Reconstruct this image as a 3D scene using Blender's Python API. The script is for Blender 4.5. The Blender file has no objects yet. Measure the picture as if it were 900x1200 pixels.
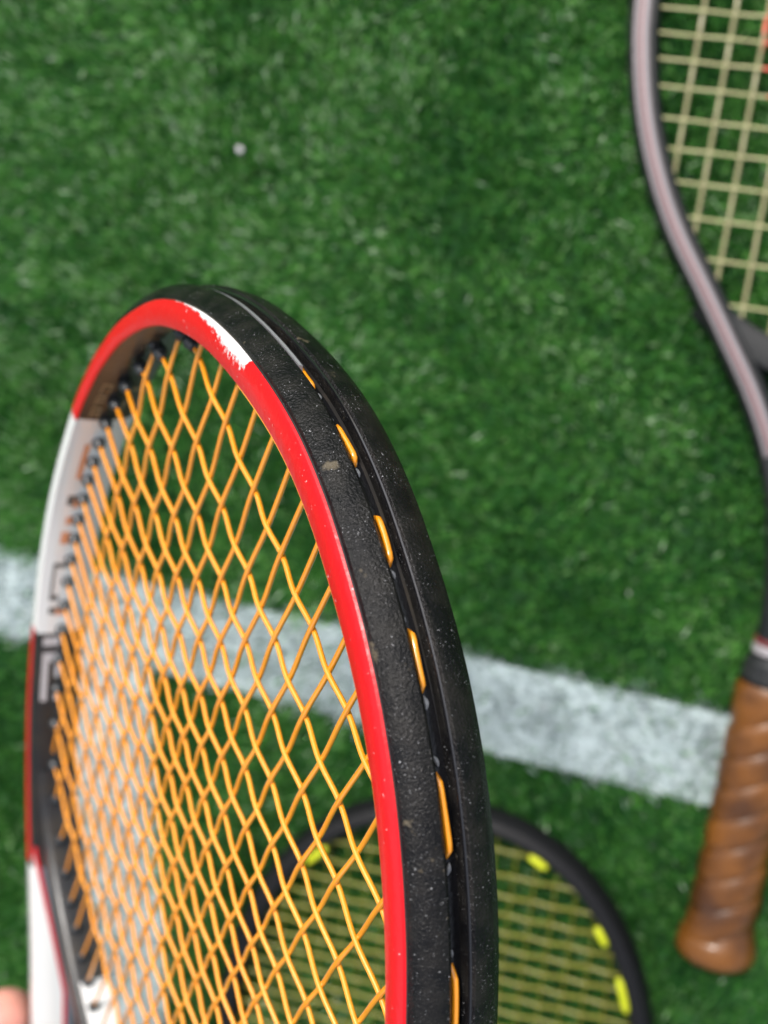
import bpy, bmesh, math, random
import numpy as np
from mathutils import Matrix, Vector

random.seed(7); rng = np.random.default_rng(7)
scene = bpy.context.scene
C = scene.collection
R = math.radians

# ------------------------------------------------------------------ camera, sky, sun, exposure
cam_d = bpy.data.cameras.new('camera'); cam = bpy.data.objects.new('camera', cam_d); C.objects.link(cam)
cam.matrix_world = Matrix(((0.9756, -0.0379, 0.21626, 0.0),
                           (0.0, 0.98499, 0.17261, 0.0),
                           (-0.21955, -0.16839, 0.96096, 0.589017),
                           (0, 0, 0, 1)))
cam_d.sensor_fit = 'VERTICAL'; cam_d.sensor_height = 36; cam_d.lens = 1387.2 / 1200 * 36
cam_d.clip_start = 0.01; cam_d.clip_end = 100
cam_d.dof.use_dof = True; cam_d.dof.focus_distance = 0.236; cam_d.dof.aperture_fstop = 12.0
scene.camera = cam

world = bpy.data.worlds.new('World'); scene.world = world; world.use_nodes = True
wn = world.node_tree.nodes; wl = world.node_tree.links
sky = wn.new('ShaderNodeTexSky'); sky.sky_type = 'NISHITA'; sky.sun_disc = False
SUN = Vector((-0.12, 0.56, 0.81)).normalized()
sky.sun_elevation = math.asin(SUN.z); sky.sun_rotation = math.atan2(SUN.x, SUN.y)
sky.dust_density = 4.0; sky.air_density = 1.0; sky.ozone_density = 0.6
hs = wn.new('ShaderNodeHueSaturation'); hs.inputs['Saturation'].default_value = 0.45
wl.new(sky.outputs[0], hs.inputs['Color']); wl.new(hs.outputs[0], wn['Background'].inputs[0]); wn['Background'].inputs[1].default_value = 0.15
sun_d = bpy.data.lights.new('sun', 'SUN'); sun = bpy.data.objects.new('sun', sun_d); C.objects.link(sun)
sun_d.energy = 2.0; sun_d.angle = R(7); sun_d.color = (1.0, 0.96, 0.9)
sun.rotation_euler = (-SUN).to_track_quat('-Z', 'Y').to_euler()
scene.view_settings.view_transform = 'Standard'; scene.view_settings.look = 'None'
scene.view_settings.exposure = 0.8; scene.view_settings.gamma = 1.0

# ------------------------------------------------------------------ materials
def mat(name, col, rough=0.5, metal=0.0, spec=0.5, coat=0.0, bump=None, mottle=None, sub=0.0, sheen=0.0):
    """bump=(scale, strength, distance); mottle=(scale, second colour, amount)"""
    m = bpy.data.materials.new(name); m.use_nodes = True
    nt = m.node_tree; n = nt.nodes; l = nt.links; b = n['Principled BSDF']
    b.inputs['Base Color'].default_value = (*col, 1); b.inputs['Roughness'].default_value = rough
    b.inputs['Metallic'].default_value = metal; b.inputs['Specular IOR Level'].default_value = spec
    b.inputs['Coat Weight'].default_value = coat; b.inputs['Coat Roughness'].default_value = 0.08
    b.inputs['Subsurface Weight'].default_value = sub
    tc = n.new('ShaderNodeTexCoord')
    if mottle:
        no = n.new('ShaderNodeTexNoise'); no.inputs['Scale'].default_value = mottle[0]; no.inputs['Detail'].default_value = 5
        l.new(tc.outputs['Object'], no.inputs['Vector'])
        r = n.new('ShaderNodeMapRange'); r.inputs[1].default_value = 0.4; r.inputs[2].default_value = 0.65
        r.inputs[4].default_value = mottle[2]; l.new(no.outputs[0], r.inputs[0])
        mx = n.new('ShaderNodeMix'); mx.data_type = 'RGBA'; mx.inputs[6].default_value = (*col, 1); mx.inputs[7].default_value = (*mottle[1], 1)
        l.new(r.outputs[0], mx.inputs[0]); l.new(mx.outputs[2], b.inputs['Base Color'])
    if bump:
        no2 = n.new('ShaderNodeTexNoise'); no2.inputs['Scale'].default_value = bump[0]; no2.inputs['Detail'].default_value = 4
        l.new(tc.outputs['Object'], no2.inputs['Vector'])
        bp = n.new('ShaderNodeBump'); bp.inputs['Strength'].default_value = bump[1]; bp.inputs['Distance'].default_value = bump[2] if bump[2] < 0.01 else bump[2] * 1.15e-3
        l.new(no2.outputs[0], bp.inputs['Height']); l.new(bp.outputs[0], b.inputs['Normal'])
    return m

def math_node(nt, op, a, b=None, c=None, clamp=False):
    x = nt.nodes.new('ShaderNodeMath'); x.operation = op; x.use_clamp = clamp
    for i, v in enumerate((a, b, c)):
        if v is None: continue
        if isinstance(v, (int, float)): x.inputs[i].default_value = v
        else: nt.links.new(v, x.inputs[i])
    return x.outputs[0]

def add_flecks(m, scale, thr, col, amount=1.0, second=None):
    """small bright scratches, dust specks and painted sparkle: change of base colour where a fine noise peaks"""
    nt = m.node_tree; b = nt.nodes['Principled BSDF']
    tc = nt.nodes.new('ShaderNodeTexCoord'); no = nt.nodes.new('ShaderNodeTexNoise')
    no.inputs['Scale'].default_value = scale; no.inputs['Detail'].default_value = 3; no.inputs['Roughness'].default_value = 0.6
    nt.links.new(tc.outputs['Object'], no.inputs['Vector'])
    f = math_node(nt, 'MULTIPLY', math_node(nt, 'SUBTRACT', no.outputs[0], thr), 14.0, clamp=True)
    if second:
        n2 = nt.nodes.new('ShaderNodeTexNoise'); n2.inputs['Scale'].default_value = second; n2.inputs['Detail'].default_value = 2
        nt.links.new(tc.outputs['Object'], n2.inputs['Vector'])
        g = math_node(nt, 'MULTIPLY', math_node(nt, 'SUBTRACT', n2.outputs[0], 0.47), 9.0, clamp=True)
        f = math_node(nt, 'MULTIPLY', f, g)
    f = math_node(nt, 'MULTIPLY', f, amount)
    mx = nt.nodes.new('ShaderNodeMix'); mx.data_type = 'RGBA'; mx.inputs[7].default_value = (*col, 1)
    src = b.inputs['Base Color']
    if src.is_linked: nt.links.new(src.links[0].from_socket, mx.inputs[6])
    else: mx.inputs[6].default_value = src.default_value
    nt.links.new(f, mx.inputs[0]); nt.links.new(mx.outputs[2], b.inputs['Base Color'])

M = {}
M['black'] = mat('black_lacquer', (0.012, 0.012, 0.013), 0.36, spec=.4, coat=0.05, bump=(0.35, 0.3, 0.3), mottle=(0.12, (0.026, 0.021, 0.015), 0.8))
M['rubber'] = mat('bumper_black_plastic', (0.0035, 0.0035, 0.004), 0.23, spec=0.17, bump=(2.2, 1.0, 0.34), mottle=(0.2, (0.013, 0.012, 0.011), 0.8))
add_flecks(M['rubber'], 1.9, 0.665, (0.42, 0.42, 0.44), 0.85, 0.15)  # dust specks plus the plastic's sparkle, painted as pale base colour
add_flecks(M['rubber'], 2.9, 0.66, (0.42, 0.42, 0.44), 0.9, 0.13)
add_flecks(M['rubber'], 1.3, 0.72, (0.4, 0.4, 0.41), 0.8)
add_flecks(M['rubber'], 0.22, 0.66, (0.11, 0.09, 0.06), 0.7)
M['groove'] = mat('groove_black_plastic', (0.005, 0.005, 0.006), 0.25, spec=.4, bump=(1.2, 0.7, 0.2))
M['white'] = mat('white_gloss_paint', (0.64, 0.64, 0.63), 0.16, coat=0.7)
M['greyprint'] = mat('silver_print', (0.42, 0.40, 0.41), 0.4)
M['gold'] = mat('dull_gold_print', (0.22, 0.17, 0.10), 0.4)
M['copper'] = mat('copper_print', (0.62, 0.25, 0.12), 0.4)
M['darkprint'] = mat('dark_grey_print', (0.09, 0.085, 0.08), 0.4)
M['string'] = mat('amber_string', (0.72, 0.245, 0.005), 0.2, spec=0.5, coat=0.9, sub=0.0, mottle=(0.05, (0.76, 0.29, 0.012), 0.7), bump=(1.2, 0.35, 0.1))
M['pin'] = mat('orange_line', (0.85, 0.42, 0.06), 0.4)
M['grommet'] = mat('black_grommet', (0.02, 0.023, 0.026), 0.35)
M['lip'] = mat('worn_grommet_lip', (0.19, 0.195, 0.205), 0.15, coat=0.6, bump=(1.5, 1.0, 0.3))
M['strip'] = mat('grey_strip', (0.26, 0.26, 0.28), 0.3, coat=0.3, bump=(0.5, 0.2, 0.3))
M['grey'] = mat('slate_grey_paint', (0.10, 0.12, 0.15), 0.3, coat=0.4)
M['wrap'] = mat('black_grip', (0.02, 0.02, 0.022), 0.7, bump=(0.8, 0.4, 0.3))
M['skin'] = mat('skin', (0.58, 0.27, 0.21), 0.5, sub=0.15, mottle=(0.06, (0.52, 0.19, 0.16), 0.7), bump=(0.9, 0.15, 0.2))
M['nail'] = mat('nail', (0.72, 0.46, 0.40), 0.3)

# red stripe: worn to white along a stretch of its outer edge, with little chips all along
m = mat('red_stripe', (0.52, 0.004, 0.009), 0.30, spec=.35, coat=0.08, bump=(0.5, 0.6, 0.22)); M['red'] = m
nt = m.node_tree; b = nt.nodes['Principled BSDF']
uvn = nt.nodes.new('ShaderNodeUVMap'); sx = nt.nodes.new('ShaderNodeSeparateXYZ'); nt.links.new(uvn.outputs[0], sx.inputs[0])
tc = nt.nodes.new('ShaderNodeTexCoord')
na = nt.nodes.new('ShaderNodeTexNoise'); na.inputs['Scale'].default_value = 0.85; na.inputs['Detail'].default_value = 6; na.inputs['Roughness'].default_value = 0.7
nb = nt.nodes.new('ShaderNodeTexNoise'); nb.inputs['Scale'].default_value = 0.9; nb.inputs['Detail'].default_value = 3
nt.links.new(tc.outputs['Object'], na.inputs['Vector']); nt.links.new(tc.outputs['Object'], nb.inputs['Vector'])
s_, t_ = sx.outputs[0], sx.outputs[1]
wid = math_node(nt, 'MULTIPLY', math_node(nt, 'ADD', s_, 74.0), 1 / 40.0, clamp=True)
wid = math_node(nt, 'MULTIPLY', wid, math_node(nt, 'MULTIPLY', math_node(nt, 'SUBTRACT', -22.5, s_), 0.6, clamp=True))
lim = math_node(nt, 'SUBTRACT', 1.17, math_node(nt, 'MULTIPLY', wid, 0.62))
lim = math_node(nt, 'ADD', lim, math_node(nt, 'MULTIPLY', math_node(nt, 'SUBTRACT', na.outputs[0], 0.5), 0.62))
worn = math_node(nt, 'MULTIPLY', math_node(nt, 'SUBTRACT', t_, lim), 12.0, clamp=True)
chip = math_node(nt, 'MULTIPLY', math_node(nt, 'SUBTRACT', nb.outputs[0], 0.705), 20.0, clamp=True)
f = math_node(nt, 'MAXIMUM', worn, math_node(nt, 'MULTIPLY', chip, 0.55))
mx = nt.nodes.new('ShaderNodeMix'); mx.data_type = 'RGBA'; mx.inputs[6].default_value = (0.52, 0.004, 0.009, 1); mx.inputs[7].default_value = (0.62, 0.60, 0.60, 1)
nt.links.new(f, mx.inputs[0]); nt.links.new(mx.outputs[2], b.inputs['Base Color'])

# ------------------------------------------------------------------ helpers
def tag(o, label=None, cat=None, group=None, kind=None):
    if label: o['label'] = label
    if cat: o['category'] = cat
    if group: o['group'] = group
    if kind: o['kind'] = kind
    return o

def empty(name, loc=(0, 0, 0), rz=0.0):
    o = bpy.data.objects.new(name, None); C.objects.link(o); o.location = loc; o.rotation_euler = (0, 0, rz)
    o.empty_display_size = 0.01
    return o

def mesh_obj(name, verts, faces, mats, parent=None, smooth=True, mi=None, uv=None):
    me = bpy.data.meshes.new(name); me.from_pydata([tuple(v) for v in verts], [], faces)
    for x in (mats if isinstance(mats, (list, tuple)) else [mats]): me.materials.append(x)
    if smooth: me.shade_smooth()
    if mi is not None: me.polygons.foreach_set('material_index', mi)
    if uv is not None:
        l = me.uv_layers.new(name='UVMap')
        vi = np.empty(len(me.loops), int); me.loops.foreach_get('vertex_index', vi)
        l.data.foreach_set('uv', np.asarray(uv, float)[vi].ravel())
    me.update()
    o = bpy.data.objects.new(name, me); C.objects.link(o)
    if parent: o.parent = parent
    return o

def catmull(pts, sub, closed=False):
    pts = np.array(pts, float); n = len(pts); out = []
    for i in range(n if closed else n - 1):
        if closed: p0, p1, p2, p3 = [pts[(i + k) % n] for k in (-1, 0, 1, 2)]
        else: p0, p1, p2, p3 = pts[max(i - 1, 0)], pts[i], pts[i + 1], pts[min(i + 2, n - 1)]
        for s in range(sub):
            t = s / sub
            out.append(.5 * ((2 * p1) + (-p0 + p2) * t + (2 * p0 - 5 * p1 + 4 * p2 - p3) * t * t + (-p0 + 3 * p1 - 3 * p2 + p3) * t ** 3))
    if not closed: out.append(pts[-1])
    return np.array(out)

class Path:
    """a planar curve with outward normals and arc length measured from its tip"""
    def __init__(s, pts, tip=None):
        s.P = pts; T = np.gradient(pts, axis=0); T /= np.linalg.norm(T, axis=1)[:, None]
        s.N = np.stack([-T[:, 1], T[:, 0]], 1)
        S = np.r_[0, np.cumsum(np.linalg.norm(np.diff(pts, axis=0), axis=1))]
        i = tip if tip is not None else int(np.argmax(pts[:, 1])); s.S = S - S[i]
    def at(s, q):
        p = np.array([np.interp(q, s.S, s.P[:, 0]), np.interp(q, s.S, s.P[:, 1])])
        n = np.array([np.interp(q, s.S, s.N[:, 0]), np.interp(q, s.S, s.N[:, 1])]); return p, n / np.linalg.norm(n)

def sweep(name, path, prof, mats, parent, s0=None, s1=None, closed_prof=True, matfn=None, caps=True, step=1, smooth=True, wob=None):
    """prof(s) -> list of (n, z); swept along the path between arc lengths s0 and s1"""
    S = path.S; s0 = S[0] if s0 is None else s0; s1 = S[-1] if s1 is None else s1
    ss = [s0] + [x for x in S[::step] if s0 + 1e-6 < x < s1 - 1e-6] + [s1]
    V = []; F = []; MI = []; UV = []
    for s in ss:
        p, n = path.at(s); pr = prof(s)
        for j, (a, z) in enumerate(pr):
            q = p + n * a; V.append((q[0], q[1], z)); UV.append((s, j / max(1, len(pr) - 1)))
    m = len(pr)
    for i in range(len(ss) - 1):
        for j in range(m if closed_prof else m - 1):
            k = (j + 1) % m
            F.append((i * m + j, i * m + k, (i + 1) * m + k, (i + 1) * m + j))
            MI.append(matfn(0.5 * (ss[i] + ss[i + 1]), j) if matfn else 0)
    if caps and closed_prof:
        F.append(tuple(range(m))); MI.append(MI[0]); F.append(tuple(range((len(ss) - 1) * m, len(ss) * m))[::-1]); MI.append(MI[-1])
    o = mesh_obj(name, V, F, mats, parent, smooth, MI, UV)
    bm = bmesh.new(); bm.from_mesh(o.data); bmesh.ops.recalc_face_normals(bm, faces=bm.faces)
    if smooth:
        for e in bm.edges:
            if len(e.link_faces) == 2 and e.calc_face_angle(0) > R(38): e.smooth = False
    bm.to_mesh(o.data); bm.free()
    return o

def tube(pts, r, sides=8, caps=True):
    pts = np.array(pts, float); n = len(pts); V = []; F = []
    T = np.gradient(pts, axis=0); T /= np.linalg.norm(T, axis=1)[:, None] + 1e-12
    ref = np.array([0, 0, 1.0]) if abs(T[0][2]) < 0.9 else np.array([1.0, 0, 0])
    rr = np.broadcast_to(np.asarray(r, float), (n,))
    for i in range(n):
        a = np.cross(T[i], ref); a /= np.linalg.norm(a); b = np.cross(a, T[i])
        for k in range(sides):
            t = 2 * math.pi * k / sides; V.append(pts[i] + rr[i] * (math.cos(t) * a + math.sin(t) * b))
    for i in range(n - 1):
        for k in range(sides):
            q = (k + 1) % sides; F.append((i * sides + k, i * sides + q, (i + 1) * sides + q, (i + 1) * sides + k))
    if caps: F.append(tuple(range(sides))[::-1]); F.append(tuple(range((n - 1) * sides, n * sides)))
    return V, F

def tube_obj(name, pts, r, m, parent, sides=8):
    V, F = tube(pts, r, sides); return mesh_obj(name, V, F, m, parent)

# ------------------------------------------------------------------ turf
def line_mask(x, y):
    """0..1 where the white line fibres are: one line across, one line leaving it downwards"""
    rag = 0.0022 * np.sin(x * 410 + 1.3) + 0.0018 * np.sin(x * 173 + y * 90) + rng.normal(0, 0.0018, x.shape)
    top = -0.1936 - 0.1667 * x + rag; bot = -0.2432 - 0.1685 * x + rag
    a = (y < top) & (y > bot)
    rag2 = 0.0018 * np.sin(y * 330) + rng.normal(0, 0.0012, x.shape)
    xr = -0.2646 - 0.018 * (y + 0.232); c = (y <= bot + 0.004) & (x < xr + rag2) & (x > xr - 0.050 + rag2)
    return a | c

def blades(name, x, y, h, w, mats_, tint):
    n = len(x)
    ang = rng.uniform(0, 2 * math.pi, n); lean = rng.uniform(0.15, 0.95, n)
    la = rng.normal(0, 0.9, n) + 1.6 + 1.7 * np.sin(x * 19 + 2.0 * np.sin(y * 13 + 1)) * np.sin(y * 17 + 1.5 * np.sin(x * 11))
    dx, dy = np.cos(la), np.sin(la); wx, wy = np.cos(ang) * w / 2, np.sin(ang) * w / 2
    z0 = np.zeros(n)
    V = np.empty((n, 7, 3))
    for k, (t, ww) in enumerate(((0, 1.0), (0.45, 0.95), (0.8, 0.7))):
        ox = x + dx * h * lean * t ** 1.6; oy = y + dy * h * lean * t ** 1.6; oz = h * t * (1 - 0.28 * lean * t)
        V[:, 2 * k] = np.stack([ox - wx * ww, oy - wy * ww, oz], 1); V[:, 2 * k + 1] = np.stack([ox + wx * ww, oy + wy * ww, oz], 1)
    V[:, 6] = np.stack([x + dx * h * lean, y + dy * h * lean, h * (1 - 0.28 * lean)], 1)
    base = (np.arange(n) * 7)[:, None]
    quads = (base + np.array([[0, 1, 3, 2, 2, 3, 5, 4]])).reshape(n, 2, 4); tri = base + np.array([[4, 5, 6]])
    me = bpy.data.meshes.new(name)
    loops = np.concatenate([quads.reshape(n, 8), tri], 1).ravel()
    me.vertices.add(n * 7); me.vertices.foreach_set('co', V.ravel())
    me.loops.add(len(loops)); me.loops.foreach_set('vertex_index', loops.astype(np.int32))
    st = (np.arange(n)[:, None] * 11 + np.array([[0, 4, 8]])).ravel()
    me.polygons.add(3 * n); me.polygons.foreach_set('loop_start', st.astype(np.int32))
    me.attributes.new('tint', 'FLOAT', 'POINT'); me.attributes['tint'].data.foreach_set('value', np.repeat(tint, 7).astype(np.float32))
    me.update(calc_edges=True); me.validate(); me.shade_smooth()
    me.materials.append(mats_)
    o = bpy.data.objects.new(name, me); C.objects.link(o); return o

def blade_mat(name, stops, rough, trans):
    m = bpy.data.materials.new(name); m.use_nodes = True; nt = m.node_tree; b = nt.nodes['Principled BSDF']
    at = nt.nodes.new('ShaderNodeAttribute'); at.attribute_name = 'tint'
    cr = nt.nodes.new('ShaderNodeValToRGB'); nt.links.new(at.outputs['Fac'], cr.inputs[0])
    el = cr.color_ramp.elements
    el[0].position = stops[0][0]; el[0].color = (*stops[0][1], 1); el[1].position = stops[-1][0]; el[1].color = (*stops[-1][1], 1)
    for p, c in stops[1:-1]:
        e = el.new(p); e.color = (*c, 1)
    nt.links.new(cr.outputs[0], b.inputs['Base Color']); b.inputs['Roughness'].default_value = rough
    b.inputs['Specular IOR Level'].default_value = 0.5
    tr = nt.nodes.new('ShaderNodeBsdfTranslucent'); nt.links.new(cr.outputs[0], tr.inputs[0])
    ms = nt.nodes.new('ShaderNodeMixShader'); ms.inputs[0].default_value = trans
    nt.links.new(b.outputs[0], ms.inputs[1]); nt.links.new(tr.outputs[0], ms.inputs[2])
    nt.links.new(ms.outputs[0], nt.nodes['Material Output'].inputs[0]); return m

M['turf'] = blade_mat('turf_fibre', [(0.0, (0.010, 0.066, 0.016)), (0.4, (0.043, 0.178, 0.030)), (0.75, (0.125, 0.345, 0.065)), (0.92, (0.26, 0.46, 0.18)), (1.0, (0.52, 0.64, 0.48))], 0.27, 0.3)
M['line'] = blade_mat('white_fibre', [(0.0, (0.26, 0.34, 0.35)), (1.0, (0.56, 0.62, 0.63))], 0.45, 0.25)
M['ground'] = mat('turf_backing', (0.014, 0.068, 0.018), 0.9, mottle=(60, (0.024, 0.095, 0.022), 1.0), bump=(400, 0.5, 0.002))
M['line_base'] = mat('line_backing', (0.35, 0.42, 0.43), 0.9)

g = 6.0
tag(mesh_obj('ground', [(-g, -g, 0), (g, -g, 0), (g, g, 0), (-g, g, 0)], [(0, 1, 2, 3)], M['ground'], smooth=False), kind='structure')
def lt(x): return -0.1936 - 0.1667 * x
def lb(x): return -0.2432 - 0.1685 * x
def vx(y): return -0.2646 - 0.018 * (y + 0.232)
LB = mesh_obj('line_backing', [(-1.2, lb(-1.2), .004), (1.2, lb(1.2), .004), (1.2, lt(1.2), .004), (-1.2, lt(-1.2), .004),
              (vx(-1.3) - .05, -1.3, .004), (vx(-1.3), -1.3, .004), (vx(lb(-.26)), lb(-.265) - .001, .004), (vx(lb(-.26)) - .05, lb(-.315) - .001, .004)],
              [(0, 1, 2, 3), (4, 5, 6, 7)], M['line_base'], smooth=False); tag(LB, kind='structure')

def field(n, x0, x1, y0, y1):
    return rng.uniform(x0, x1, n), rng.uniform(y0, y1, n)
x1_, y1_ = field(300000, -0.42, 0.16, -0.52, 0.24)
x2_, y2_ = field(230000, -1.1, 1.1, -1.2, 1.1)
near_ = np.arange(len(x2_)) < 150000; x2_[near_] = -.13 + (x2_[near_] / 1.1) * .55; y2_[near_] = -.14 + ((y2_[near_] + .05) / 1.15) * .66
keep = ~((x2_ > -.42) & (x2_ < .16) & (y2_ > -.52) & (y2_ < .24)); x2_, y2_ = x2_[keep], y2_[keep]
x = np.r_[x1_, x2_]; y = np.r_[y1_, y2_]
wide = np.r_[np.full(len(x1_), 1.0), np.full(len(x2_), 2.4)]
clump = 0.5 + 0.5 * np.sin(x * 95 + 2 * np.sin(y * 61)) * np.sin(y * 83 + 1.7 * np.sin(x * 71))
h = rng.uniform(0.006, 0.0115, len(x)) * (0.8 + 0.3 * clump)
w = rng.uniform(0.0006, 0.0013, len(x)) * wide
low_ = np.sin(x * 23 + 1.5 * np.sin(y * 17)) * np.sin(y * 29 + np.sin(x * 31)) + 0.6 * np.sin(x * 61 + y * 47 + 2 * np.sin(y * 37))
tint = np.clip(0.085 * low_ + rng.beta(1.5, 2.4, len(x)) * 0.95 + 0.22 * (clump - 0.45) + 0.07 * (y > 0) , 0, 1)  # last term paints the brighter sheen of the upper turf into the tint
sel = rng.random(len(x)) < np.clip(0.025 + 0.06 * (y > -.05) * (x < -.1) + 0.02 * low_, 0.004, 1); tint[sel] = rng.uniform(.9, 1, sel.sum())  # extra pale blades, denser at upper left: glints painted into the colour
lm = line_mask(x, y) & (rng.random(len(x)) > 0.10)
gl = blades('turf', x[~lm], y[~lm], h[~lm], w[~lm], M['turf'], tint[~lm]); tag(gl, 'short green artificial grass fibres covering the ground', 'grass', kind='stuff')
wl_ = blades('white_line', x[lm], y[lm], h[lm] * 0.92, w[lm] * 1.25, M['line'], rng.random(lm.sum())); tag(wl_, 'white fibre line marking crossing the green turf with a branch going down', 'line marking', kind='stuff')

# ------------------------------------------------------------------ the racket held up close
K = 1.15e-3          # the racket is drawn in units of 1.15 mm
RW = Matrix(((0.50788, 0.43681, -0.74247, -0.07687), (-0.65293, 0.75742, -0.00103, -0.05979), (0.56191, 0.4853, 0.66988, 0.34456), (0, 0, 0, 1)))
held = empty('tennis_racket'); held.matrix_world = RW @ Matrix.Scale(K, 4)
tag(held, 'black red and white racket held up close with orange strings', 'tennis racket')

low = [(108.5, -97), (107.5, -128), (102, -160), (90.5, -196), (75, -225), (58, -250), (41, -275), (28, -297), (18, -315), (9, -333), (4, -350), (3, -362)]
hr = [(0, 30.1), (10, 29.3), (20, 27.2), (31.5, 23.8), (43, 18.8), (55, 11.4), (67.5, .8), (79.4, -12.5), (90, -28), (98, -44), (104.5, -65)] + low
hl = [(9, 29.6), (17.6, 28.1), (26, 26), (34.6, 23.3), (43.3, 19.9), (52, 15.4), (61, 9.6), (69.5, 2.7), (77.8, -6.3), (86, -17.5), (92.3, -29), (98, -42), (104.5, -64)] + low
HP = Path(catmull([(-x, y) for x, y in hl[::-1]] + hr, 10), None)

def wd(s): return float(np.interp(abs(s), [0, 30, 90, 150, 300, 360], [6.9, 6.8, 5.0 if s < 0 else 5.7, 4.7, 5.6, 9.2]))
def wb(s): return float(np.interp(s, [-110, -60, -10], [5.2, 5.9, 6.9]))     # the arms of the throat are wider than the hoop
def frame_prof(s):
    w = wd(s)
    return [(0.0, 7.5), (-0.5, 5.5), (-0.9, 2.5), (-1.0, 0), (-0.9, -3), (-0.5, -6.5), (0.4, -8.3), (2.5, -9.2), (w - .8, -9.2), (w + 1.2, -7.8), (w + 2.1, -5.5),
            (w + 2.5, -2.6), (w + .2, -2.0), (w - .6, -1.2), (w - .6, .9), (w + .2, 1.7), (w + 2.5, 2.3), (w + 2.0, 5), (w + .8, 7), (w - .2, 7.6), (1.5, 7.75)]
def frame_mat(s, j):
    a = abs(s)
    if 150 < a < 247: return 1
    if a > 346 and j < 5: return 2
    return 0
sweep('frame', HP, frame_prof, [M['black'], M['white'], M['grey']], held, matfn=frame_mat, step=1)
def stripe_prof(s):
    w = wd(s); return [(-0.08, 7.55), (0.12, 7.95), (.9, 8.25), (w * .5, 8.42), (w - 1.2, 8.25), (w - .15, 7.9), (w + .1, 7.45)]
def pos_stripe(s0, s1, name, m):
    return sweep(name, HP, stripe_prof, m, held, s0, s1, closed_prof=False)
r_ = pos_stripe(-150, 150, 'front_stripe', M['red']); r_['label'] = 'red front edge stripe with worn white patch at the top of the hoop'
for sg in (-1, 1):
    a, b_ = sorted((sg * 150, sg * 247)); pos_stripe(a, b_, 'front_stripe', M['white'])
    a, b_ = sorted((sg * 247, sg * 346)); sweep('front_stripe', HP, lambda s: [(wd(s) * .52, 7.6), (wd(s) * .55, 8.1), (wd(s) - 1.0, 8.2), (wd(s) - .15, 7.85), (wd(s) + .15, 7.3)], M['red'], held, a, b_, closed_prof=False)
    a, b_ = sorted((sg * 346, HP.S[-1] * sg)); pos_stripe(a, b_, 'front_stripe', M['white'])
sweep('orange_line', HP, lambda s: [(-0.75, 7.0), (-0.62, 7.5), (-0.3, 7.75), (-.2, 7.2)], M['pin'], held, -27, 62)

# bumper guard: two cheeks and the groove floor, over the tip
def cheek_front(s):
    e = min(1.0, (185 - abs(s)) / 30); w = wb(s); v = wd(s)
    return [(v + .0, 7.35), (v * .5 + w * .5 + .45 + .6 * e, 7.1), (w + 1.4 + .8 * e, 5.6), (w + 2.2 + .8 * e, 3.9), (w + 2.6 + .6 * e, 2.2), (w + 2.2 + .4 * e, 1.45), (w + 0.4, 1.2), (w - .4, 1.2)]
def cheek_back(s):
    e = min(1.0, (185 - abs(s)) / 30); w = wb(s); v = wd(s)
    return [(w - .3, -2.0), (w + .4, -1.95), (w + 2.0 + .4 * e, -2.1), (w + 2.6 + .5 * e, -2.7), (w + 2.5 + .5 * e, -4.4), (w + 1.9 + .5 * e, -6.6), (w + .8 + .4 * e, -8.4), (w - .9, -9.7), (w - 2.6, -9.9), (w - 2.6, -9.3)]
sweep('bumper_guard', HP, cheek_front, M['rubber'], held, -155, 155)
sweep('bumper_guard', HP, cheek_back, M['rubber'], held, -155, 155)
sweep('groove_floor', HP, lambda s: [(wb(s) - 1.0, 1.3), (wb(s) - .3, 1.25), (wb(s) - .05, 0), (wb(s) - .3, -2.05), (wb(s) - 1.0, -2.1)], M['groove'], held, -155, 155)
M['gloss'] = mat('glossy_black_lip', (0.006, 0.006, 0.007), 0.13, spec=.6, coat=.6, bump=(0.9, .5, .12))
sweep('groove_lip', HP, lambda s: [(wb(s) + 2.2 + .45 * math.cos(t), -2.35 + .45 * math.sin(t)) for t in [k * math.pi / 4 for k in range(8)]], M['gloss'], held, -150, 150)
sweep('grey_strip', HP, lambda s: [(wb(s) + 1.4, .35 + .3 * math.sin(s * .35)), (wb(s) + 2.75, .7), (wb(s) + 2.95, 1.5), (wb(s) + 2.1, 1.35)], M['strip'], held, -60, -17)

for sg in (-1, 1):
    a0, a1 = 338, 460
    def wall(z): return float(np.interp(z, [-8.3, -6.5, -3, 0, 2.5, 5.5, 7.5], [.4, -.5, -.9, -1.0, -.9, -.5, 0])) - 0.12
    def zr(s): return 7.6 - 9.5 * min(1, max(0, (abs(s) - 340) / 62))
    lo_, hi_ = sorted((sg * a0, sg * a1))
    sweep('white_panel', HP, lambda s: [(wall(z), z) for z in np.linspace(7.6, zr(s) - .01, 6)], M['white'], held, lo_, hi_, closed_prof=False)
    sweep('red_line', HP, lambda s: [(wall(z) - .1, z) for z in np.linspace(zr(s), zr(s) - 1.3, 3)], M['red'], held, lo_, hi_, closed_prof=False)

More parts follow.
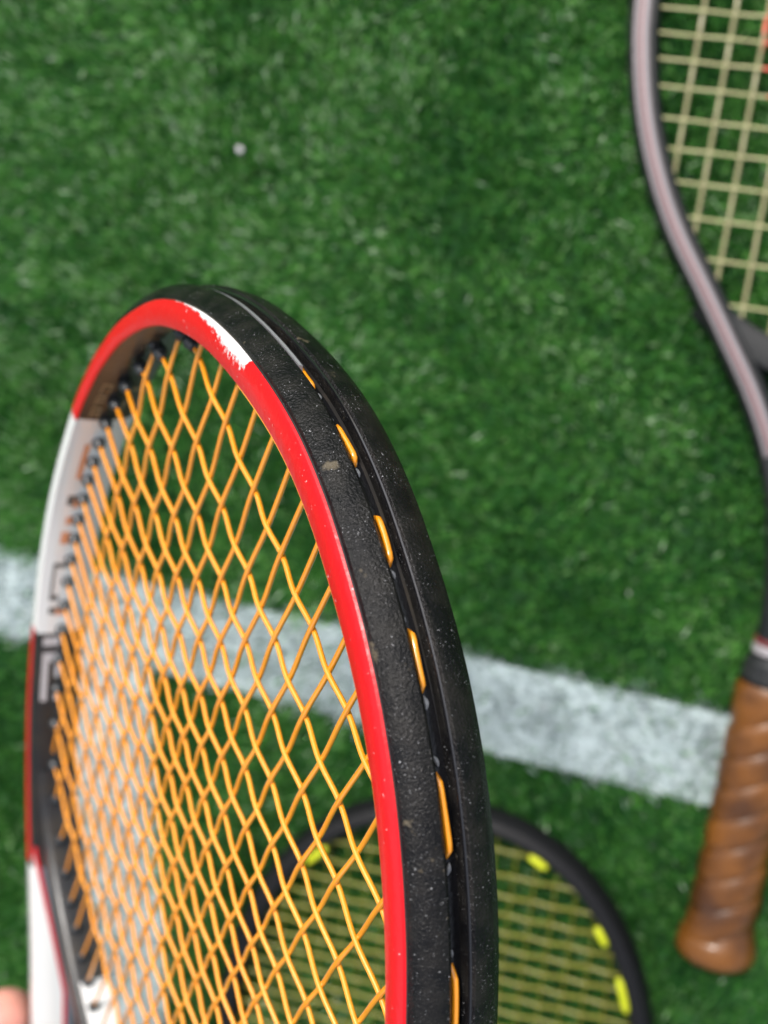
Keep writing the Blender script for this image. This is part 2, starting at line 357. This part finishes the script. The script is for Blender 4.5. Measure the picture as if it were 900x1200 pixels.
# strings
U = [-83.94, -72.2, -60.27, -49.8, -40.2, -31.1, -21.5, -13.0, -4.7, 4.0, 12.8, 21.8, 31.1, 40.5, 50.0, 60.8, 71.8, 83.8]
V = [1.0, -15.2, -28.4, -40.7, -51.4, -62.1, -71.9, -81.3, -90.2, -99.2, -108.8, -117.7, -127.3, -137.2, -147.7, -158.1, -170.1, -182.7, -196.9, -212.3]
def top_at(u):
    m_ = HP.P[:, 1] > -100; P = HP.P[m_]; return float(np.interp(u, P[:, 0], P[:, 1]))
def side_at(v):
    m_ = HP.P[:, 0] > 0; P = HP.P[m_]; o = np.argsort(P[:, 1]); return float(np.interp(v, P[o, 1], P[o, 0]))
BR = catmull([(-80, -214), (-70, -225), (-52, -235), (-27, -241), (0, -243), (27, -241), (52, -235), (70, -225), (80, -214)], 8)
def bridge_at(u): return float(np.interp(u, BR[:, 0], BR[:, 1]))
RS = 0.57
def weave(knots, zs, e0, e1):
    """a string through its crossings: flat between, bent over and under"""
    t = [e0] + list(knots) + [e1]; z = [0] + list(zs) + [0]; out = []
    for i in range(len(t) - 1):
        for q in range(6):
            k = q / 6; out.append((t[i] + (t[i + 1] - t[i]) * k, z[i] + (z[i + 1] - z[i]) * (0.5 - 0.5 * math.cos(math.pi * k))))
    out.append((t[-1], z[-1])); return out
ends = []
for i, u in enumerate(U):
    e1 = top_at(u) + 1.0; e0 = bridge_at(u) - 1.0
    kn = [v for v in V if e0 + 3 < v < e1 - 1][::-1]; zs = [-0.33 * (-1) ** (V.index(v) + i + 1) for v in kn]
    pts = [(u, a, z) for a, z in weave(kn, zs, e0, e1)]
    tube_obj('main_string', pts, RS, M['string'], held); ends.append((u, e1 - 1, 0, 1)); ends.append((u, e0 + 1, 0, -1))
for j, v in enumerate(V):
    s = side_at(v) + 1.0
    kn = [u for u in U if abs(u) < s - 3]; zs = [0.36 * (-1) ** (j + U.index(u) + 1) for u in kn]
    if v > -190 or True:
        tube_obj('cross_string', [(a, v, z) for a, z in weave(kn, zs, -s, s)], RS, M['string'], held)
    ends.append((s - 1, v, 1, 0)); ends.append((-s + 1, v, -1, 0))

# grommets: a collar round every string where it enters the inner wall (shared mesh)
GV, GF = tube([(0, 0, -1.2), (0, 0, 0.2), (0, 0, 1.6), (0, 0, 2.0), (0, 0, 2.05)], [1.9, 1.9, 1.25, 1.1, .5], 10)
gme = None
for (a, b_, dx, dy) in ends:
    if gme is None:
        o = mesh_obj('grommet', GV, GF, M['grommet'], held); gme = o.data
    else:
        o = bpy.data.objects.new('grommet', gme); C.objects.link(o); o.parent = held
    o.location = (a - dx * 1.6, b_ - dy * 1.6, 0); o.rotation_euler = Vector((-dx, -dy, 0)).to_track_quat('Z', 'Y').to_euler()

# loops of string in the outer groove, with the worn lips of the grommet strip
def s_of(u, side=1):
    m_ = (HP.P[:, 1] > -60); return float(np.interp(u, HP.P[m_, 0], HP.S[m_]))
lip = None
def add_lip(s, z, sc):
    global lip
    p, n = HP.at(s); q = p + n * (wb(s) + .2)
    if lip is None:
        bm = bmesh.new(); bmesh.ops.create_uvsphere(bm, u_segments=12, v_segments=8, radius=1)
        for v_ in bm.verts: v_.co.x *= 1.5 + .3 * math.sin(v_.co.z * 3); v_.co.y *= .7; v_.co.z *= .8
        me = bpy.data.meshes.new('grommet_lip'); bm.to_mesh(me); bm.free(); me.shade_smooth(); me.materials.append(M['lip']); lip = me
    o = bpy.data.objects.new('grommet_lip', lip); C.objects.link(o); o.parent = held
    o.location = (q[0], q[1], z); o.scale = (sc, sc * .8, sc * .75); o.rotation_euler = (random.uniform(-.4, .4), random.uniform(-.3, .3), math.atan2(-n[0], n[1]) + random.uniform(-.2, .2))
pairs = [(i, i + 1) for i in range(0, 18, 2)]
for (i, k) in pairs:
    sa, sb = s_of(U[i]), s_of(U[k]); L_ = sb - sa; pts = []
    z0 = -0.05
    for q in range(15):
        t = q / 14; s = sa + L_ * t; p, n = HP.at(s); up = wb(s) - 1.2 + 2.2 * min(1, math.sin(math.pi * t) * 2.2)
        pts.append((p[0] + n[0] * up, p[1] + n[1] * up, z0 + .25 * math.sin(t * 3 + i)))
    tube_obj('string_loop', pts, 0.62, M['string'], held)
    add_lip(sa - 1.2, 0.0 + random.uniform(-.3, .3), random.uniform(.45, .7)); add_lip(sb + 1.2, -0.2 + random.uniform(-.3, .3), random.uniform(.55, .8))

# throat bridge (white, with the string holes)
BP = Path(BR, tip=len(BR) // 2)
br = sweep('throat_bridge', BP, lambda s: [(0.0, 4.2), (.5, 2.5), (.6, 0), (.4, -3), (0.0, -6.8), (-1.5, -8.0), (-7, -8.0), (-8.5, -6.0), (-9, 0), (-8.5, 3), (-7, 5.0), (-1.3, 5.2)], [M['white'], M['black']], held,
           matfn=lambda s, j: 0 if (-14 < s < 14 and j not in (0, 11, 10)) else 1)
br['label'] = 'white glossy throat bridge with black ends'

# print on the inner wall
def mark(s0, s1, z0, z1, m, name='printed_mark', skew=0.0):
    Vv = []; F = []; n_ = 7; sq = np.linspace(s0, s1, n_)
    def wall(z): return float(np.interp(z, [-8.3, -6.5, -3, 0, 2.5, 5.5, 7.5], [.4, -.5, -.9, -1.0, -.9, -.5, 0])) - 0.10
    for s in sq:
        p, n = HP.at(s)
        for z in np.linspace(z0, z1, 4):
            q = p + n * wall(z + skew); Vv.append((q[0], q[1], z + skew * (s - s0) / (s1 - s0 + 1e-9)))
    for i in range(n_ - 1):
        for j in range(3): F.append((i * 4 + j, i * 4 + j + 1, (i + 1) * 4 + j + 1, (i + 1) * 4 + j))
    o = mesh_obj(name, Vv, F, m, held); return o
for sg in (-1, 1):
    def mk(a, b_, z0, z1, m_, n_='printed_letter'): mark(sg * a, sg * b_, z0, z1, M[m_], n_)
    # small hollow gold lettering along the black part
    for k, (a, L_) in enumerate(((128.5, 5.6), (135.3, 5.4), (142.0, 5.6))):
        mk(a, a + L_, 4.6, 5.0, 'gold'); mk(a, a + 1.1, 2.6, 5.0, 'gold')
        if k != 1: mk(a, a + L_, 2.4, 2.8, 'gold')
        if k != 0: mk(a + L_ * .5, a + L_ * .5 + 1.0, 2.6, 4.8, 'gold')
    mk(138, 149, -3.4, -2.6, 'gold'); mk(131, 132.6, -5.6, -2.6, 'gold')
    # large print over the white part
    mk(161, 178, 1.8, 3.4, 'copper'); mk(186, 190.5, -.2, 4.2, 'darkprint'); mk(187.5, 192, 0.5, 2.2, 'copper')
    mk(196, 199.5, 1.0, 3.4, 'copper'); mk(203, 208.5, 1.4, 4.0, 'copper')
    mk(217.2, 219.2, 0.6, 4.8, 'darkprint'); mk(219, 232, 4.1, 4.9, 'darkprint'); mk(231.6, 234, 2.0, 4.9, 'darkprint')
    mk(237, 240, -.4, 4.7, 'darkprint'); mk(238, 240.6, -.6, 2.4, 'copper')
    # silver print on the lower black part
    mk(250.2, 254.0, 0.2, 5.4, 'greyprint'); mk(257.0, 278, 3.2, 5.2, 'greyprint'); mk(257.0, 261, -.5, 5.2, 'greyprint'); mk(261, 268, -.6, 1.0, 'greyprint'); mk(272, 278, -.9, .8, 'greyprint')

# shaft, handle and butt cap
def ring_loft(name, rows, m, parent, sides=8, rot=0.0, sq=1.0):
    Vv = []; F = []
    for (v, ru, rz, tw) in rows:
        for k in range(sides):
            t = 2 * math.pi * k / sides + rot + tw; Vv.append((ru * math.cos(t), v, rz * math.sin(t)))
    n_ = len(rows)
    for i in range(n_ - 1):
        for k in range(sides):
            q = (k + 1) % sides; F.append((i * sides + k, i * sides + q, (i + 1) * sides + q, (i + 1) * sides + k))
    F.append(tuple(range(sides))); F.append(tuple(range((n_ - 1) * sides, n_ * sides))[::-1])
    o = mesh_obj(name, Vv, F, m, parent, smooth=False)
    bm = bmesh.new(); bm.from_mesh(o.data); bmesh.ops.recalc_face_normals(bm, faces=bm.faces); bm.to_mesh(o.data); bm.free(); return o
ring_loft('shaft', [(-352, 9, 8.2, 0), (-366, 12.3, 9.3, 0), (-378, 12.6, 10, 0)], M['black'], held, 16)
rows = []
for i in range(46):
    v = -376 - i * 3.9; k = 0.8 if i % 5 == 0 else 0.0; rows.append((v, 14.2 - k, 12.8 - k, 0))
ring_loft('grip', rows, M['wrap'], held, 8, R(22.5))
ring_loft('butt_cap', [(-549, 14.8, 13.4, 0), (-553, 17.0, 15.4, 0), (-558, 17.0, 15.4, 0), (-560, 14, 12, 0)], M['black'], held, 8, R(22.5))

# ------------------------------------------------------------------ hand gripping the throat
def skinned(name, nodes, edges, m, parent, sub=2):
    me = bpy.data.meshes.new(name); me.from_pydata([n[0] for n in nodes], edges, [])
    o = bpy.data.objects.new(name, me); C.objects.link(o); o.matrix_world = parent.matrix_world if parent else Matrix()
    sk = o.modifiers.new('skin', 'SKIN'); sk.use_smooth_shade = True; sk.branch_smoothing = 0.4
    for i, n in enumerate(nodes):
        sv = me.skin_vertices[0].data[i]; sv.radius = n[1] if isinstance(n[1], tuple) else (n[1], n[1]); sv.use_root = (i == 0)
    ss = o.modifiers.new('sub', 'SUBSURF'); ss.levels = ss.render_levels = sub
    dg = bpy.context.evaluated_depsgraph_get(); ev = o.evaluated_get(dg); me2 = bpy.data.meshes.new_from_object(ev)
    o.modifiers.clear(); o.data = me2; me2.name = name; me2.materials.clear(); me2.materials.append(m); me2.shade_smooth()
    return o
N_ = [((-30, -372, 8), (15, 22)),              # 0 palm
      ((-36, -398, 26), (14, 19)), ((-52, -412, 52), (20, 21)), ((-95, -440, 112), (27, 29)), ((-170, -500, 250), (34, 36))]   # wrist, forearm
E_ = [(0, 1), (1, 2), (2, 3), (3, 4)]
fing = [(-327, 9.0, 1.0), (-346, 9.3, 1.08), (-364, 9.0, 1.0), (-381, 8.0, 0.85)]
for v, r, L_ in fing:
    i0 = len(N_)
    N_ += [((-33, v - 3, 12), r + 1.5) if v < -330 else ((-39, v + 11, 13), r + 2.0), ((-20, v, 27 * L_), r), ((3, v - 2, 29 * L_), r - .4), ((22 * L_, v - 3, 15), r - .9), ((25 * L_, v - 3, -2), r - 1.6)]
    E_ += [(0, i0)] + [(i0 + k, i0 + k + 1) for k in range(4)]
i0 = len(N_)
N_ += [((-33, -372, -14), 12), ((-22, -352, -26), 10), ((-2, -340, -27), 9), ((16, -334, -22), 7.8)]
E_ += [(0, i0), (i0, i0 + 1), (i0 + 1, i0 + 2), (i0 + 2, i0 + 3)]
bpy.context.view_layer.update()
hand = skinned('person', N_, E_, M['skin'], held)
tag(hand, "person's bare hand gripping the racket throat at the lower left edge", 'hand')
for v, r, L_ in fing:
    Vn, Fn = tube([(25 * L_ + 7.0, v - 3, -7), (25 * L_ + 7.4, v - 3, -2), (25 * L_ + 6.6, v - 3, 4)], [3.2, 4.2, 3.0], 10)
    nl = mesh_obj('fingernail', [((a[0] - (25 * L_ + 7)) * .28 + 25 * L_ + r - 1.9, a[1], a[2]) for a in Vn], Fn, M['nail'], hand)

# ------------------------------------------------------------------ vintage racket with the leather grip, lying on the turf
M['oldblack'] = mat('old_black_lacquer', (0.008, 0.010, 0.011), 0.5, spec=.3, coat=0.0, mottle=(40, (0.02, 0.02, 0.02), 0.7), bump=(90, .1, .0004))
M['gut'] = mat('natural_gut_string', (0.36, 0.35, 0.17), 0.45)
M['gutmain'] = mat('natural_gut_main_string', (0.25, 0.235, 0.115), 0.3, coat=.6)
M['redgut'] = mat('red_stencil_on_string', (0.70, 0.10, 0.07), 0.5)
M['leather'] = mat('tan_leather', (0.135, 0.047, 0.0045), 0.42, spec=.4, mottle=(38, (0.045, 0.015, 0.0025), 0.95), bump=(160, 0.5, 0.0008), coat=.25)
M['edge'] = mat('worn_leather_edge', (0.42, 0.32, 0.25), 0.6)
M['darkred'] = mat('dark_red_ring', (0.14, 0.02, 0.02), 0.4)
M['brass'] = mat('tarnished_tack', (0.65, 0.55, 0.45), 0.3, metal=1.0)
M['silver'] = mat('pinkish_silver_paint', (0.15, 0.13, 0.135), 0.28, metal=.25, coat=.2)
M['pinkline'] = mat('red_pinstripe', (0.20, 0.05, 0.045), 0.35)
M['whiteline'] = mat('white_pinstripe', (0.28, 0.26, 0.27), 0.3)
old = empty('tennis_racket', (0.0395, -0.335, 0.003), -R(8.0))
tag(old, 'vintage grey and black racket with tan leather grip and pale gut strings', 'tennis racket')
oh = [(0, .622), (.045, .614), (.078, .594), (.100, .565), (.1135, .53), (.1195, .49), (.1195, .455), (.116, .43), (.109, .4035), (.0985, .378), (.0862, .356),
      (.0700, .333), (.054, .310), (.0405, .290), (.028, .267), (.0195, .245), (.0148, .225), (.0112, .200), (.0100, .180), (.0100, .160)]
OP = Path(catmull([(-x, y) for x, y in oh[::-1]] + oh[1:], 8))
sweep('frame', OP, lambda s: [(0, .006), (.0004, .012), (-.0004, .0168), (-.0020, .0186), (-.0112, .0186), (-.0128, .0168), (-.0135, .011), (-.0128, .005), (-.011, .002), (-.002, .002)], M['oldblack'], old)
ys = [s for s in OP.S]
sweep('silver_band', OP, lambda s: [(-.0022, .0185), (-.0024, .0192), (-.0060, .0194), (-.0090, .0192), (-.0092, .0185)], M['silver'], old, -.45, .45, closed_prof=False)
for nm, a, b_, mm in (('white_line', -.0026, -.0030, 'whiteline'), ('red_line', -.0052, -.0062, 'pinkline'), ('white_line', -.0064, -.0078, 'whiteline')):
    sweep('pin_stripe', OP, lambda s, a=a, b_=b_: [(a, .0192), (a - .0001, .0198), (b_ + .0001, .0198), (b_, .0192)], M[mm], old, -.45, .45, closed_prof=False)
OB = Path(catmull([(-.060, .336), (-.046, .3255), (-.024, .3165), (0, .3135), (.024, .3165), (.046, .3255), (.060, .336)], 8), tip=24)
sweep('throat_bridge', OB, lambda s: [(0, .006), (.0006, .011), (0, .0165), (-.002, .0178), (-.013 + 0.19 * max(0, abs(s) - .03), .0174), (-.0148 + 0.19 * max(0, abs(s) - .03), .015), (-.0148, .006), (-.011, .003)], M['oldblack'], old)
ring = lambda rows, m, name, sides=8, rot=R(22.5): None
def loft_z(name, rows, m, parent, sides=8, rot=R(22.5), cz=.0145):
    o = ring_loft(name, [(a, b_, c_, 0) for a, b_, c_ in rows], m, parent, sides, rot)
    for v_ in o.data.vertices: v_.co.z += cz
    return o
loft_z('collar', [(.158, .0135, .0125), (.160, .0148, .0138), (.168, .0143, .0132), (.171, .0125, .0112)], M['oldblack'], old, 16)
lo = loft_z('collar_ring', [(.1725, .0118, .0102), (.1735, .0122, .0106), (.1755, .0122, .0106), (.1765, .0118, .0102)], M['whiteline'], old, 16)
loft_z('collar_ring', [(.1775, .0118, .0100), (.1782, .0121, .0104), (.1788, .0121, .0104), (.1795, .0118, .0100)], M['darkred'], old, 16)
loft_z('shaft', [(.166, .0105, .009), (.185, .0108, .009), (.222, .0125, .008), (.232, .010, .0075)], M['oldblack'], old, 16)
# leather wrap: each turn of the strip is a slightly proud band
def grip_r(s):
    s = s - .0125; return .0158 + .0010 * min(1, max(0, (.06 - s) / .06)) + .0040 * max(0, (.016 - s) / .016) ** 0.8 * (1 if s > .0065 else s / .0065 * .6 + .4)
nt_ = 9; pitch = (.158 - .0125) / nt_
for t in range(nt_):
    s0 = .0125 + t * pitch; rows_ = []
    Vv = []; F = []; sd = 16; nr = 7
    for i in range(nr):
        k = i / (nr - 1)
        for q in range(sd):
            th = 2 * math.pi * q / sd + R(11.25)
            oct_ = 1.0 / max(abs(math.cos(((th + R(22.5)) % R(45)) - R(22.5))), .5)
            s = s0 + k * pitch + pitch * .5 * math.cos(th) * (1 if 0 < t < nt_ - 1 else .0)
            if t == 0 and i == nr - 1: s += pitch * .5 * math.cos(th)
            if t == nt_ - 1 and i == 0: s += pitch * .5 * math.cos(th)
            rr = grip_r(max(s, .0125)) * (.965 + .035 * oct_) + (.0003 + .0002 * k) - (.0013 if i in (0, nr - 1) else 0)
            Vv.append((rr * math.cos(th), s, rr * .88 * math.sin(th) + .0150))
    for i in range(nr - 1):
        for q in range(sd):
            q2 = (q + 1) % sd; F.append((i * sd + q, i * sd + q2, (i + 1) * sd + q2, (i + 1) * sd + q))
    if t == 0: F.append(tuple(range(sd)))
    o = mesh_obj('leather_wrap', Vv, F, M['leather'], old)
    bm = bmesh.new(); bm.from_mesh(o.data); bmesh.ops.recalc_face_normals(bm, faces=bm.faces); bm.to_mesh(o.data); bm.free()
for (a, z) in ((-.0085, .0225), (.0045, .0240)):
    bm = bmesh.new(); bmesh.ops.create_uvsphere(bm, u_segments=14, v_segments=8, radius=.0034)
    for v_ in bm.verts: v_.co.y *= .6; v_.co.z *= .8; v_.co += Vector((a, .0108, z - .002))
    me = bpy.data.meshes.new('tack'); bm.to_mesh(me); bm.free(); me.shade_smooth(); me.materials.append(M['brass'])
    o = bpy.data.objects.new('tack', me); C.objects.link(o); o.parent = old
# its strings
def o_top(q):
    m_ = OP.P[:, 1] > .45; P = OP.P[m_]; return float(np.interp(q, P[:, 0], P[:, 1])) - .012
def o_low(q):
    m_ = (OP.P[:, 1] < .49) & (OP.P[:, 0] > 0); P = OP.P[m_]; o = np.argsort(P[:, 0]); a = float(np.interp(abs(q), P[o, 0], P[o, 1])) + .014
    b_ = float(np.interp(abs(q), OB.P[24:, 0], OB.P[24:, 1])) + .0 if abs(q) < .060 else 0
    return max(a, b_)
def o_side(s):
    m_ = (OP.P[:, 0] > 0); P = OP.P[m_]; o = np.argsort(P[:, 1]); return float(np.interp(s, P[o, 1], P[o, 0])) - .0125
omu = [(-1) ** k * 0 + (-.0875 + .0138 * k) for k in range(13)]
osv = [.3305, .3495, .367, .382, .396, .409, .4225, .434, .445, .4556, .467, .4785, .490, .502, .514, .526, .539, .552, .566, .582, .597]
def mixed_tube(name, pts, r, parent, redfn, m1, m2):
    Vv, F = tube(pts, r, 6); o = mesh_obj(name, Vv, F, [m1, m2], parent)
    mi = []
    for p in o.data.polygons: mi.append(1 if redfn(p.center) else 0)
    o.data.polygons.foreach_set('material_index', mi); return o
def stencil(c_): 
    d = math.hypot(c_[0], c_[1] - .452); return (.040 < d < .060) or (abs(c_[0]) < .012 and d < .05)
for i, q in enumerate(omu):
    a, b_ = o_low(q), o_top(q); kn = [s for s in osv if a + .003 < s < b_ - .003]
    mixed_tube('main_string', [(q, t, .0125 + z) for t, z in weave(kn, [.0006 * (-1) ** (i + osv.index(s)) for s in kn], a, b_)], .00098, old, stencil, M['gutmain'], M['redgut'])
for j, s in enumerate(osv):
    e = o_side(s); kn = [q for q in omu if abs(q) < e - .003]
    mixed_tube('cross_string', [(t, s, .0125 + z) for t, z in weave(kn, [-.0006 * (-1) ** (omu.index(q) + j) for q in kn], -e, e)], .00066, old, stencil, M['gut'], M['redgut'])

# ------------------------------------------------------------------ black racket with yellow strings, lying at the bottom
M['satin'] = mat('satin_black_frame', (0.006, 0.006, 0.007), 0.5, spec=.25, coat=.0, bump=(200, .1, .0003))
M['yellow'] = mat('yellow_string', (0.135, 0.135, 0.004), 0.35, coat=.15)
M['neon'] = mat('neon_yellow_plastic', (0.55, 0.60, 0.012), 0.35)
yel = empty('tennis_racket', (-.106, -.413, .002), -R(6))
tag(yel, 'black racket with yellow strings lying on the turf behind the orange-strung one', 'tennis racket')
A_, B_ = .120, .160
yh = []
for k in range(0, 21):
    t = math.pi / 2 * (k / 20) * 1.42; c_, s_2 = math.cos(t), math.sin(t); e = 2 / 2.2
    yh.append((A_ * abs(s_2) ** e, B_ * (abs(c_) ** e) * (1 if c_ > 0 else -1)))
yh += [(.060, -.163), (.040, -.190), (.022, -.222), (.0145, -.250), (.0135, -.270)]
YP = Path(catmull([(-x, y) for x, y in yh[::-1]] + yh[1:], 5))
sweep('frame', YP, lambda s: [(0, .009), (.0003, .0125), (-.0008, .0175), (-.003, .0212), (-.0065, .0225), (-.0098, .0208), (-.0115, .017), (-.0122, .0125), (-.0115, .008), (-.0098, .0035), (-.0065, .002), (-.003, .0035)], M['satin'], yel)
YB = Path(catmull([(-.090, -.112), (-.07, -.126), (-.035, -.137), (0, -.140), (.035, -.137), (.07, -.126), (.090, -.112)], 6), tip=18)
sweep('throat_bridge', YB, lambda s: [(0, .006), (.0004, .0125), (0, .019), (-.003, .021), (-.009, .020), (-.0105, .0125), (-.009, .005), (-.003, .004)], M['satin'], yel)
loft_z('shaft', [(-.248, .013, .0095), (-.275, .0135, .0105), (-.30, .0138, .011)], M['satin'], yel, 16, cz=.0125)
loft_z('grip', [(-.298 - .0062 * i, .0162 - (.0007 if i % 4 == 0 else 0), .0146 - (.0007 if i % 4 == 0 else 0)) for i in range(33)], M['wrap'], yel, 8, cz=.0140)
def y_in(lat):
    m_ = YP.P[:, 1] > 0; P = YP.P[m_]; return float(np.interp(lat, P[:, 0], P[:, 1])) - .011
def y_side(s):
    m_ = (YP.P[:, 0] > 0) & (YP.P[:, 1] > -.14); P = YP.P[m_]; o = np.argsort(P[:, 1]); return float(np.interp(s, P[o, 1], P[o, 0])) - .0115
def y_br(lat): return float(np.interp(lat, YB.P[:, 0], YB.P[:, 1]))
ymu = [-.088 + .0110 * k for k in range(17)]
ysv = [.137, .1235, .1120, .1015, .0915, .0820, .0730, .0640, .0550, .0460, .0370, .0275, .018, .008, -.002, -.013, -.025, -.038, -.052, -.068, -.088]
for i, q in enumerate(ymu):
    a, b_ = y_br(q), y_in(q); kn = [s for s in ysv if a + .003 < s < b_ - .002][::-1]
    tube_obj('main_string', [(q, t, .0125 + z) for t, z in weave(kn, [.0006 * (-1) ** (i + ysv.index(s)) for s in kn], a, b_)], .00048, M['yellow'], yel, 6)
for j, s in enumerate(ysv):
    e = y_side(s); kn = [q for q in ymu if abs(q) < e - .003]
    tube_obj('cross_string', [(t, s, .0125 + z) for t, z in weave(kn, [-.0006 * (-1) ** (ymu.index(q) + j) for q in kn], -e, e)], .00125, M['yellow'], yel, 6)
for sa, sb in ((.046, .058), (.102, .114), (.134, .155), (.17, .182), (-.098, -.082)):
    pts = []
    for q in range(7):
        s = sa + (sb - sa) * q / 6; p, n = YP.at(s); p = p - n * .0120; pts.append((p[0], p[1], .0195))
    tube_obj('grommet', pts, [.0013, .002, .0021, .0021, .0021, .002, .0013], M['neon'], yel, 8)

# ------------------------------------------------------------------ a pale crumb on the turf
bm = bmesh.new(); bmesh.ops.create_icosphere(bm, subdivisions=3, radius=.0020)
for v_ in bm.verts: v_.co *= 1 + .18 * math.sin(v_.co.x * 1500) * math.cos(v_.co.y * 1300 + 1); v_.co.z *= .8
me = bpy.data.meshes.new('pebble'); bm.to_mesh(me); bm.free(); me.shade_smooth(); me.materials.append(mat('pale_stone', (.36, .355, .36), .7, bump=(900, .6, .0005)))
o = bpy.data.objects.new('pebble', me); C.objects.link(o); o.location = (-.204, .0758, .0090)
tag(o, 'tiny whitish pebble lying on the grass above the held racket', 'pebble')
